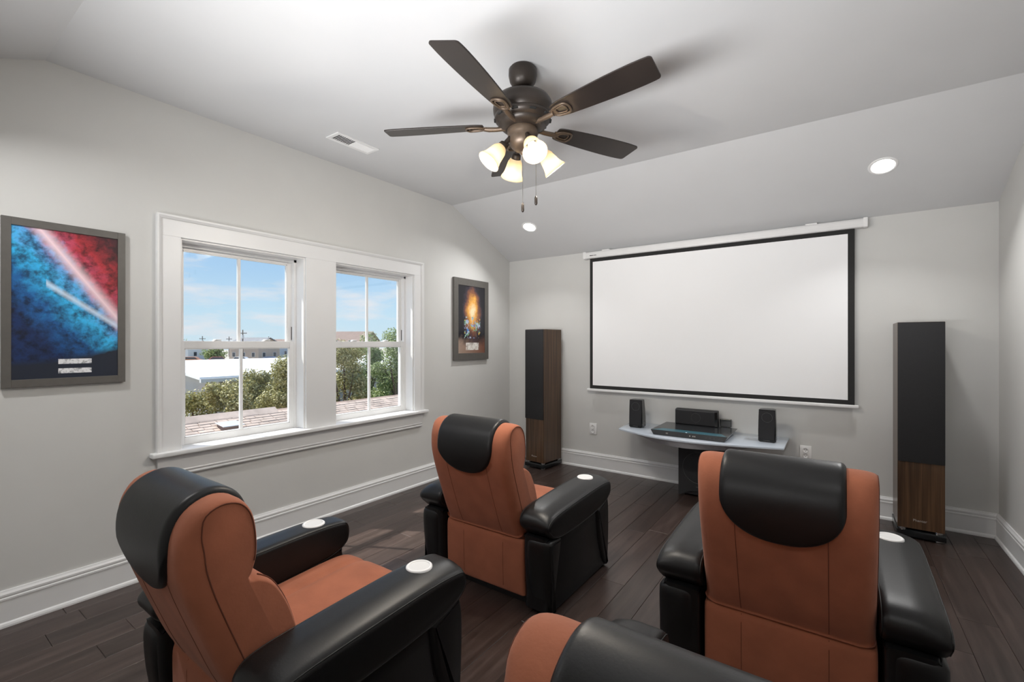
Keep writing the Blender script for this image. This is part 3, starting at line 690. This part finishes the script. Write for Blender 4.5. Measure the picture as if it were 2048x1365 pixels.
# ================================================================== recliners
def recliner(loc, label):
    t = empty('recliner', loc); tag(t, label, 'recliner', 'tan and black leather recliners')
    # ---- base
    bm = nb(); box(bm, -.29, .29, -.31, .38, 0, .075, .004); fin('base', bm, 'black_plastic', t)
    # ---- backrest (side profile y,z)
    cp = [(-.352, .385), (-.368, .40), (-.402, .47), (-.440, .57), (-.478, .68), (-.512, .79), (-.533, .89), (-.528, .98), (-.495, 1.045), (-.435, 1.077), (-.378, 1.066), (-.342, 1.020), (-.327, .95), (-.326, .87), (-.340, .815), (-.347, .800),
          (-.318, .792), (-.275, .755), (-.235, .68), (-.205, .59), (-.185, .50), (-.180, .42), (-.20, .385)]
    cp = [(y, z if z < .6 else .6 + (z - .6) * .931) for y, z in cp]
    pf = catmull(cp, 4)
    nC = len(cp); rin = []
    for i in range(len(pf)):
        y, z = pf[i]; j = i // 4
        r_ = .060 if j < 7 else .013
        if j == 7: r_ = .040
        if 13 <= j <= 16: r_ = .014
        if j >= 21 or j == 0: r_ = .03
        rin.append(r_)
    for _ in range(4): rin = [(rin[i - 1] + 2 * rin[i] + rin[(i + 1) % len(rin)]) / 4 for i in range(len(rin))]
    HW = .291
    bm = nb(); cap = loft(bm, pf, -HW, HW, .055, rin, 7, 7)
    back = fin('backrest', bm, 'suede', t, angle=55)
    for s in (-1, 1):
        seg = cap[6:54]
        bm = nb(); tube(bm, [(s * HW, y, z) for y, z in seg], .0021, 6); fin('side_seam', bm, 'suede_seam', back, smooth=True)
        seg = pf[64:84]
        bm = nb(); tube(bm, [(s * (HW - .030), y - .001, z) for y, z in seg], .0030, 6); fin('lumbar_piping', bm, 'suede_seam', back, smooth=True)
    # rear seams of the back
    rear = [p_ for p_ in pf[4:24]]
    for sx in (-.15, .15):
        bm = nb(); tube(bm, [(sx, y + .0005, z) for y, z in rear], .0016, 6); fin('rear_seam', bm, 'suede_seam', back)
    # ---- lower rear panel
    lp = catmull([(-.340, .055), (-.356, .08), (-.362, .20), (-.364, .33), (-.358, .372), (-.34, .384), (-.25, .384), (-.25, .055)], 3)
    bm = nb(); loft(bm, lp, -.296, .296, .02, .014, 4, 3); rp = fin('rear_panel', bm, 'suede', t, angle=50)
    for sx in (-.15, .15):
        bm = nb(); tube(bm, [(sx, -.3575, .085), (sx, -.3622, .20), (sx, -.3638, .33), (sx, -.358, .372)], .0014, 6); fin('rear_seam', bm, 'suede_seam', rp)
    # ---- seat cushion: raised middle panel between two bolsters
    sp_ = catmull([(-.24, .10), (-.24, .40), (-.20, .425), (-.05, .428), (.15, .440), (.30, .446), (.375, .435), (.425, .395), (.440, .32), (.436, .20), (.425, .10), (.40, .075), (-.20, .075)], 4)
    def wp(x, y, z):
        if z > .30:
            k_ = min(1, (z - .30) / .1)
            z += k_ * (.010 * math.cos(min(1, abs(x) / .30) * math.pi / 2) - .012 * math.exp(-((abs(x) - .165) / .018) ** 2))
        return (x, y, z)
    bm = nb(); loft(bm, sp_, -.300, .300, .04, .03, 5, 27, wp); fin('seat', bm, 'suede', t, angle=60)
    # ---- headrest cover: padded shell over the top of the back
    path = []
    for i in range(50, 15, -1): path.append(Vector((0, pf[i][0], pf[i][1])))
    # arc-length parametrisation
    ls = [0]
    for a_, c_ in zip(path, path[1:]): ls.append(ls[-1] + (c_ - a_).length)
    def at(s_):
        s_ = max(0, min(ls[-1], s_))
        for i in range(len(ls) - 1):
            if ls[i + 1] >= s_:
                f = (s_ - ls[i]) / max(1e-9, ls[i + 1] - ls[i]); return path[i].lerp(path[i + 1], f), (path[i + 1] - path[i]).normalized()
    PWd = .203; s_top = ls[-1]
    U_ = 30; V_ = 44; b = bmesh.new(); g = []
    LEN = ls[next(i for i in range(len(path)) if path[i].y < -.47 and path[i].z < .755)] if any(p_.y < -.47 and p_.z < .755 for p_ in path) else s_top
    for iu in range(U_ + 1):
        u = -1 + 2 * iu / U_; u = math.sin(u * math.pi / 2); row = []
        x_ = u * PWd
        e0 = .03 * (abs(u) ** 3); e1 = LEN - .175 * (1 - math.sqrt(max(0, 1 - abs(u) ** 2.3)))
        for iv in range(V_ + 1):
            vv = iv / V_; vv = .5 - .5 * math.cos(vv * math.pi)
            s_ = e0 + (e1 - e0) * vv
            p_, d_ = at(s_); nrm = Vector((0, -d_.z, d_.y)); 
            if nrm.dot(p_ - Vector((0, -.43, .92))) < 0: nrm = -nrm
            de = min(PWd - abs(x_), s_ - e0, e1 - s_); rl = .020
            k_ = math.sqrt(max(0, 1 - (1 - min(1, de / rl)) ** 2))
            row.append(b.verts.new(p_ + Vector((x_, 0, 0)) + nrm * (-.003 + .021 * k_)))
        g.append(row)
    for i in range(U_):
        for j in range(V_): b.faces.new((g[i][j], g[i + 1][j], g[i + 1][j + 1], g[i][j + 1]))
    bm = nb(); add(bm, b); hc = fin('headrest_cover', bm, 'leather', t, smooth=True)
    # ---- arms
    for s in (-1, 1):
        X = lambda a_: s * a_
        body = catmull([(-.352, .012), (-.372, .10), (-.388, .25), (-.392, .40), (-.36, .44), (0, .44), (.34, .47), (.385, .44), (.395, .30), (.392, .15), (.378, .03), (.36, .012), (0, .010)], 3)
        bm = nb(); a0, a1 = sorted((X(.312), X(.462))); loft(bm, body, a0, a1, .03, .022, 4, 1)
        arm = fin('armrest', bm, 'leather', t, angle=55)
        pad = catmull([(-.385, .455), (-.345, .425), (-.27, .408), (-.10, .402), (.08, .408), (.22, .418), (.335, .440), (.400, .478), (.415, .530), (.405, .578), (.370, .596), (.25, .604), (.05, .600), (-.18, .590), (-.32, .580), (-.385, .562), (-.415, .525), (-.412, .485)], 4)
        bm = nb(); a0, a1 = sorted((X(.297), X(.492))); 
        pr = []
        for (y, z) in pad: pr.append(.022 if z > .50 else .030)
        for _ in range(8): pr = [(pr[i - 1] + 2 * pr[i] + pr[(i + 1) % len(pr)]) / 4 for i in range(len(pr))]
        def tilt(x_, y, z):
            if z > .48:
                k_ = min(1, (z - .48) / .08); e_ = max(0, (abs(x_) - .40) / .09); z -= .026 * k_ * e_ ** 1.5
            return (x_, y, z)
        loft(bm, pad, a0, a1, .030, pr, 6, 6, tilt)
        ap_ = fin('arm_pad', bm, 'leather', arm, angle=60)
        # seam along the rim of the outer and inner cheek
        for xs, kk in ((.492 - .030 * .20, .40), (.297 + .030 * .20, .40)):
            pp = inset(pad, [r_ * kk for r_ in pr])
            bm = nb(); tube(bm, [tilt(X(xs), y, z) for y, z in pp], .0026, 6, closed=True); fin('pad_seam', bm, 'leather_seam', arm, smooth=True)
        # puffed front and rear strips framing the flat outer panel
        rs = catmull([(-.350, .012), (-.374, .10), (-.398, .25), (-.404, .38), (-.38, .425), (-.30, .425), (-.250, .412), (-.262, .33), (-.298, .18), (-.335, .03), (-.34, .012)], 4)
        bm = nb(); a0, a1 = sorted((X(.330), X(.484))); loft(bm, rs, a0, a1, .05, .030, 6, 2); fin('rear_strip', bm, 'leather', arm, angle=60)
        fs = catmull([(.385, .012), (.402, .15), (.408, .30), (.402, .42), (.375, .475), (.30, .455), (.215, .425), (.222, .36), (.245, .22), (.300, .08), (.352, .016)], 4)
        bm = nb(); a0, a1 = sorted((X(.330), X(.482))); loft(bm, fs, a0, a1, .05, .030, 6, 2); fin('front_strip', bm, 'leather', arm, angle=60)
        bm = nb(); c0 = [(-.30, .19), (-.262, .33), (-.25, .402), (-.08, .396), (.08, .402), (.213, .420), (.220, .36), (.243, .22), (.298, .08), (.350, .014), (-.335, .014)]
        a0, a1 = sorted((X(.44), X(.4665))); loft(bm, c0, a0, a1, .008, .006, 3, 0); fin('side_panel', bm, 'leather', arm, angle=50)
        # cup holder
        bm = nb(); lathe(bm, [(.040, .000), (.041, .004), (.044, .0062), (.048, .0062), (.052, .003), (.053, -.010)], 40, Matrix.Translation((X(.372), .255, .6035)), cap=False)
        ch = fin('cup_holder', bm, 'cup_white', arm, smooth=True)
        bm = nb(); lathe(bm, [(0, .0026), (.030, .0026), (.042, .0030), (.042, -.003)], 40, Matrix.Translation((X(.372), .255, .6035)), cap=False)
        fin('cup_disc', bm, 'cup_disc', ch)
    return t
r0 = recliner((1.853, -2.500, 0), 'front-row tan recliner with black headrest cover, the one nearer the windows')
for loc, lb in (((3.416, -2.545, 0), 'front-row tan recliner with black headrest cover, in front of the right tower speaker'),
                ((1.857, -3.986, 0), 'near-row tan recliner with black headrest cover, below the left window'),
                ((3.458, -3.946, 0), 'near-row tan recliner cut off by the bottom edge, headrest cover and arm tip showing')):
    c = copy_tree(r0); c.location = loc; c['label'] = lb

# ================================================================== outside the windows
GZ = -3.2
speckle('grass', (.16, .17, .09), .95, .6, .1, .01, .25)
speckle('sand', (.42, .38, .32), .95, .5, .1, .01, .12)
speckle('shingle', (.52, .41, .34), .9, 3, .3, .006, .2)
speckle('shingle_dark', (.36, .26, .21), .9, 3, .3, .006, .2)
speckle('white_roof', (.86, .86, .85), .6, .3, .02, .01, .02)
speckle('siding', (.46, .45, .43), .8, 1.5, .05, .01, .05)
speckle('siding_blue', (.40, .45, .50), .8, 1.5, .05, .01, .05)
speckle('siding_white', (.72, .72, .70), .8, 1.5, .05, .01, .04)
speckle('siding_tan', (.50, .40, .32), .8, 1.5, .05, .01, .05)
speckle('roof_grey', (.22, .22, .23), .85, 1.5, .1, .01, .1)
speckle('roof_brown', (.24, .17, .14), .85, 1.5, .1, .01, .1)
speckle('dark_glass', (.05, .06, .08), .1, 1, .01, .01, .1)
speckle('pole_wood', (.12, .10, .08), .9, 6, .2, .01, .2)
speckle('galvanised', (.62, .62, .62), .45, 6, .02, .002, .05, metal=.3)
speckle('bark', (.14, .10, .07), .95, 8, .3, .01, .2)
speckle('tyre', (.02, .02, .02), .9, 8, .1, .01, .1)
for nm, col in (('car_red', (.35, .05, .03)), ('car_white', (.7, .7, .7)), ('car_blue', (.05, .12, .3)), ('car_orange', (.5, .18, .05))): speckle(nm, col, .3, 2, .01, .01, .03)
def leafmat(nm, a, b, c_):
    m = mat(nm, b, .45)
    g = N(m, 'ShaderNodeNewGeometry'); col = rampn(m, g.outputs['Random Per Island'], ((0, a), (.55, b), (1, c_)))
    L(m, col, bsdf(m).inputs['Base Color'])
    tr = N(m, 'ShaderNodeBsdfTranslucent'); L(m, col, tr.inputs[0]); ms = N(m, 'ShaderNodeMixShader'); ms.inputs[0].default_value = .3
    L(m, bsdf(m).outputs[0], ms.inputs[1]); L(m, tr.outputs[0], ms.inputs[2]); L(m, ms.outputs[0], m.node_tree.nodes['Material Output'].inputs[0])
leafmat('leaf_olive', (.20, .18, .06), (.38, .36, .13), (.72, .66, .36))
leafmat('leaf_green', (.14, .19, .07), (.28, .36, .13), (.52, .58, .28))
bm = nb(); box(bm, -300, -.6, -200, 260, GZ - .3, GZ); tag(fin('ground', bm, 'sand'), kind='structure', label='pale sandy ground outside the window')

# lower shingled roof below the window
rx, rz_, ry0, ry1 = -6.5, .03, -7.5, 5.5
t = empty('shingled_roof', (rx, 0, GZ)); tag(t, 'tan shingled gable roof just below the left window', 'roof')
sl = .38                                                          # rise over run
ex, ez = 3.2, rz_ - 3.2 * sl                                      # eave toward the house
bm = nb(); prism(bm, [(-3.2, ez - GZ), (0, rz_ - GZ), (3.2, ez - GZ), (3.2, ez - GZ - .12), (0, rz_ - GZ - .14), (-3.2, ez - GZ - .12)], 'y', ry0, ry1); deck = fin('roof_deck', bm, 'shingle_dark', t)
bm = nb(); prism(bm, [(-3.0, 0), (3.0, 0), (3.0, ez - GZ - .05), (0, rz_ - GZ - .20), (-3.0, ez - GZ - .05)], 'y', ry0 + .2, ry1 - .2); fin('walls', bm, 'siding_tan', t)
b = bmesh.new(); rows = 34; cl_ = math.hypot(1, sl); ang = math.atan(sl)
for i in range(rows):
    dist = .10 + i * .098
    y = ry0 + random.uniform(0, .3)
    while y < ry1 - .05:
        w_ = random.choice((.20, .26, .32)); y2 = min(y + w_ - .012, ry1)
        d0, d1 = dist - .02, dist + .094; x0_, x1_ = d0 / cl_, d1 / cl_; h0, h1 = .003, .009 + random.uniform(0, .008)
        zz0, zz1 = rz_ - GZ - x0_ * sl, rz_ - GZ - x1_ * sl
        q = [b.verts.new(p_) for p_ in ((x0_, y, zz0 + h0), (x0_, y2, zz0 + h0), (x1_, y2, zz1 + h1), (x1_, y, zz1 + h1), (x1_, y2, zz1), (x1_, y, zz1))]
        b.faces.new(q[:4]); b.faces.new((q[3], q[2], q[4], q[5])); y += w_
bm = nb(); add(bm, b); o = fin('shingles', bm, 'shingle', deck); o['kind'] = 'stuff'
bm = nb(); prism(bm, [(-.16, rz_ - GZ - .055), (0, rz_ - GZ + .055), (.16, rz_ - GZ - .045), (.16, rz_ - GZ - .075), (0, rz_ - GZ + .015), (-.16, rz_ - GZ - .085)], 'y', ry0, .22); fin('ridge_cap', bm, 'shingle', t)
vx, vy = .55, -.93; vz = rz_ - GZ - vx * sl
bm = nb(); prism(bm, [(-.20, .135), (.17, .095), (.17, .080), (-.20, .120)], 'y', -.19, .19, .003, Matrix.Translation((vx, vy, vz)))
vt = fin('roof_vent', bm, 'galvanised', t)
bm = nb(); prism(bm, [(-.17, .120), (.135, .086), (.10, -.05), (-.17, .05)], 'y', -.165, .165, .004, Matrix.Translation((vx, vy, vz))); fin('vent_throat', bm, 'roof_brown', vt)  # dark brown paints in the shade on the front under the hood

# white-roofed building
t = empty('white_roofed_building', (-15, 6, GZ)); tag(t, 'low grey building with a broad white roof beyond the shingled roof', 'building')
bx0, bx1, by0, by1 = -9.0, 0.0, -3.85, 12.0; hz = 3.36
bm = nb(); prism(bm, [(bx0, 0), (bx1, 0), (bx1, hz), ((bx0 + bx1) / 2, hz + .42), (bx0, hz)], 'y', by0, by1); fin('walls', bm, 'siding', t)
for xa, xb in (((bx0 + bx1) / 2, bx1 + .35), ((bx0 + bx1) / 2, bx0 - .35)):
    za, zb = hz + .46, hz + .46 - .42 / 4.5 * 4.85
    bm = nb(); prism(bm, [(xa, za), (xb, zb), (xb, zb + .10), (xa, za + .10)], 'y', by0 - .35, by1 + .3); fin('roof_panel', bm, 'white_roof', t)
bm = nb(); box(bm, bx1 + .33, bx1 + .45, by0 - .35, by1 + .3, hz - .08, hz + .05); fin('gutter', bm, 'siding_white', t)
bm = nb(); tube(bm, [(bx1 + .08, by0 + .35, hz), (bx1 + .08, by0 + .35, .1)], .06, 8); fin('downspout', bm, 'siding_white', t)
bm = nb(); box(bm, -2.3, -1.3, by0 - .04, by0 + .02, 0, 2.2); fin('door', bm, 'galvanised', t)
bm = nb(); box(bm, bx1 - .02, bx1 + .04, by0 + 1.6, by0 + 2.5, 1.0, 2.2); fin('window', bm, 'dark_glass', t)

def tree(loc, rad, hgt, nleaf, lm, label, ls=.10, seed=1, lobes=20, group=None, cat='tree', nm='leafy_tree'):
    rg = random.Random(seed); t = empty(nm, loc); tag(t, label, cat, group)
    bm = nb(); tube(bm, [(0, 0, 0), (.05, .02, hgt * .3), (-.03, .05, hgt * .55), (0, 0, hgt * .75)], [rad * .09, rad * .07, rad * .05, rad * .02], 8)
    for i in range(5):
        a = i * 1.26; tube(bm, [(0, 0, hgt * .35), (math.cos(a) * rad * .4, math.sin(a) * rad * .4, hgt * .6), (math.cos(a) * rad * .5, math.sin(a) * rad * .5, hgt * .70)], [rad * .04, rad * .03, rad * .01], 6)
    fin('trunk', bm, 'bark', t)
    cs = []
    for i in range(lobes):
        a = rg.uniform(0, 2 * math.pi); r_ = rad * math.sqrt(rg.random()) * .78; z = hgt * rg.uniform(.30, .86)
        k = 1 - .45 * max(0, z / hgt - .55) / .35
        cs.append((math.cos(a) * r_ * k, math.sin(a) * r_ * k, z, rad * rg.uniform(.28, .42)))
    cs.append((0, 0, hgt * .62, rad * .6))
    vs, fs = [], []
    for i in range(nleaf):
        c_ = rg.choice(cs); u = Vector((rg.gauss(0, 1), rg.gauss(0, 1), rg.gauss(0, 1))).normalized()
        p_ = Vector(c_[:3]) + u * c_[3] * (rg.random() ** .35)
        n_ = (u + Vector((rg.gauss(0, .6), rg.gauss(0, .6), rg.gauss(.3, .6)))).normalized()
        a_ = n_.orthogonal().normalized(); a_ = Matrix.Rotation(rg.uniform(0, 6.28), 3, n_) @ a_; b_ = n_.cross(a_); s_ = ls * rg.uniform(.6, 1.3)
        k = len(vs); vs += [p_ - a_ * s_ * .5, p_ + b_ * s_ * .26 + n_ * s_ * .05, p_ + a_ * s_ * .5, p_ - b_ * s_ * .26 + n_ * s_ * .05]; fs.append((k, k + 1, k + 2, k + 3))
    me = bpy.data.meshes.new('foliage'); me.from_pydata(vs, [], fs); me.materials.append(M[lm]); link('foliage', me, t)
    return t
def hh(top, rad): return (top - GZ - .34 * rad) / .86
for (x, y, rad, top, nl, lm, lb, nm) in (
        (-10.5, -.55, .72, -.30, 7000, 'leaf_olive', 'lowest olive-green shrub at the left in the left window', 'shrub'),
        (-10.8, 1.18, .95, .50, 13000, 'leaf_olive', 'olive-green bushy tree left of the muntin in the left window', 'leafy_tree'),
        (-10.9, 2.95, 1.00, 1.15, 14000, 'leaf_olive', 'olive-green bushy tree right of the muntin in the left window', 'leafy_tree'),
        (-11.0, 5.05, 1.10, 1.70, 15000, 'leaf_olive', 'dense olive tree in the left panes of the right window', 'leafy_tree'),
        (-10.7, 7.30, 1.20, 2.28, 17000, 'leaf_green', 'tallest green tree, topping the horizon in the right window', 'leafy_tree'),
        (-12.9, .95, .95, .05, 9000, 'leaf_olive', 'olive shrub against the white-roofed building, leftmost of that back row', 'shrub'),
        (-13.0, 3.05, 1.00, .75, 11000, 'leaf_olive', 'olive tree close to the white-roofed building, seen at the muntin of the left window', 'leafy_tree'),
        (-13.1, 5.25, 1.00, 1.30, 11000, 'leaf_olive', 'olive tree close to the white-roofed building, hidden mostly by the window mullion', 'leafy_tree'),
        (-13.1, 7.65, 1.10, 2.00, 13000, 'leaf_green', 'green tree behind the tallest tree in the right window', 'leafy_tree'),
        (-8.6, 4.20, .80, .10, 8000, 'leaf_olive', 'nearer olive shrub low in the right window', 'shrub')):
    tree((x, y, GZ), rad, hh(top, rad), nl, lm, lb, .085, int(y * 10 - x * 7), nm=nm, cat='shrub' if nm == 'shrub' else 'tree')
tree((-26.4, 17.0, GZ), 1.5, 5.0, 6000, 'leaf_green', 'distant round green tree beside the brown roof in the right window', .2, 9)

def house(x, y, w, d, h, rise, wm, rm, label, rz=0, wins=()):
    t = empty('house', (x, y, GZ), rz); tag(t, label, 'house', 'distant houses')
    bm = nb(); prism(bm, [(-d / 2, 0), (d / 2, 0), (d / 2, h), (0, h + rise), (-d / 2, h)], 'x', -w / 2, w / 2); fin('walls', bm, wm, t)
    for s in (-1, 1):
        bm = nb(); e = .4; k = rise / (d / 2)
        prism(bm, [(0, h + rise + .05), (s * (d / 2 + e), h - e * k + .05), (s * (d / 2 + e), h - e * k + .25), (0, h + rise + .25)], 'x', -w / 2 - e, w / 2 + e); fin('roof_slope', bm, rm, t)
    n = max(2, int(w / 2.5))
    for i in range(n):
        xx = -w / 2 + w * (i + .5) / n
        for zz in ((1.0,) if h < 4 else (1.0, 3.8)):
            bm = nb(); box(bm, xx - .5, xx + .5, -d / 2 - .05, -d / 2 + .02, zz, zz + 1.2); f = fin('window', bm, 'siding_white', t)
            bm = nb(); box(bm, xx - .42, xx + .42, -d / 2 - .07, -d / 2 - .045, zz + .08, zz + 1.12); fin('pane', bm, 'dark_glass', f)
    for j in range(2):
        yy = -d / 4 + j * d / 2
        bm = nb(); box(bm, w / 2 - .02, w / 2 + .05, yy - .5, yy + .5, 1, 2.2); f = fin('window', bm, 'siding_white', t)
        bm = nb(); box(bm, w / 2 + .045, w / 2 + .07, yy - .42, yy + .42, 1.08, 2.12); fin('pane', bm, 'dark_glass', f)
house(-140.4, 46.2, 9, 8, 3.6, 1.3, 'siding_white', 'roof_grey', 'white distant house at the far left of the left window', R(20))
house(-118.5, 53.1, 9, 7, 4.2, 1.5, 'siding_tan', 'roof_grey', 'grey-roofed tan distant house right of the muntin in the left window', R(20))
house(-135.5, 68.0, 9, 8, 3.9, 1.5, 'siding_blue', 'roof_brown', 'blue-grey distant house near the right stile of the left window', R(20))
house(-57.6, 37.4, 8, 7, 4.4, 1.7, 'siding_tan', 'roof_brown', 'brown-roofed house peeking over the trees in the right window', R(30))
def pole(x, y, h, label):
    t = empty('utility_pole', (x, y, GZ)); tag(t, label, 'utility pole', 'distant utility poles')
    bm = nb(); tube(bm, [(0, 0, 0), (0, 0, h)], [.16, .11], 8); fin('pole', bm, 'pole_wood', t)
    bm = nb(); box(bm, -.9, .9, -.06, .06, h - .9, h - .75, mtx=Matrix.Rotation(R(40), 4, 'Z')); ca_ = fin('crossarm', bm, 'pole_wood', t)
    for q in (-.8, -.4, .4, .8):
        bm = nb(); lathe(bm, [(0, h - .75), (.06, h - .75), (.05, h - .55), (0, h - .53)], 8, Matrix.Rotation(R(40), 4, 'Z') @ Matrix.Translation((q, 0, 0))); fin('insulator', bm, 'galvanised', ca_)
    bm = nb(); lathe(bm, [(0, h - 2.1), (.22, h - 2.1), (.24, h - 1.3), (0, h - 1.25)], 12, Matrix.Translation((.3, -.1, 0))); fin('transformer', bm, 'galvanised', t)
    bm = nb(); tube(bm, [(0, 0, h - 1.6), (-1.2, .4, h - 1.2), (-1.5, .5, h - 1.3)], .05, 6); fin('lamp_bracket', bm, 'galvanised', t)
pole(-112.6, 47.5, 7.7, 'tallest dark utility pole, right of the muntin in the left window')
pole(-154.3, 54.7, 6.6, 'thin far utility pole in the left pane of the left window')
pole(-158.5, 64.0, 6.6, 'thin far utility pole just left of the muntin in the left window')
pole(-148.0, 71.5, 6.6, 'thin far utility pole near the right stile of the left window')
def car(x, y, rz, cm, label):
    t = empty('parked_car', (x, y, GZ), rz); tag(t, label, 'car', 'distant parked vehicles')
    bm = nb(); prism(bm, [(-2.1, .35), (2.1, .35), (2.15, .75), (1.3, .92), (.7, 1.45), (-1.2, 1.48), (-1.8, .98), (-2.15, .9)], 'y', -.85, .85, .05); fin('body', bm, cm, t)
    bm = nb(); prism(bm, [(1.15, .96), (.65, 1.40), (-1.15, 1.42), (-1.62, 1.0)], 'y', -.87, .87, .01); fin('windows', bm, 'dark_glass', t)
    for sx in (-1.3, 1.3):
        for sy in (-.8, .8):
            bm = nb(); lathe(bm, [(0, -.1), (.30, -.1), (.34, -.06), (.34, .06), (.30, .1), (0, .1)], 14, Matrix.Translation((sx, sy, .34)) @ Matrix.Rotation(R(90), 4, 'X')); fin('wheel', bm, 'tyre', t)
for x, y, a, cm, lb in ((-113.4, 37.3, .9, 'car_orange', 'orange parked car beyond the white roof, leftmost of the cars'), (-108.6, 40.6, 1.2, 'car_red', 'red parked car beyond the white roof'),
                        (-103.8, 43.4, .8, 'car_white', 'white parked car beyond the white roof, near the muntin'), (-99.0, 47.3, 1.0, 'car_blue', 'blue parked car beyond the white roof, right of the muntin')):
    car(x, y, a, cm, lb)
for i, (x, y, r_, h_) in enumerate(((-128, 47.5, 3, 3.4), (-129, 55.5, 2.4, 3.6), (-109, 61, 2.6, 3.6), (-165, 54, 4, 5.6))):
    tree((x, y, GZ), r_, h_, 1500, 'leaf_green', ('distant green hedge tree behind the red car', 'distant green hedge tree left of the muntin', 'distant green hedge tree beside the tan house', 'distant green tree at the far left of the left window')[i], .6, 20 + i, group='distant hedge trees')
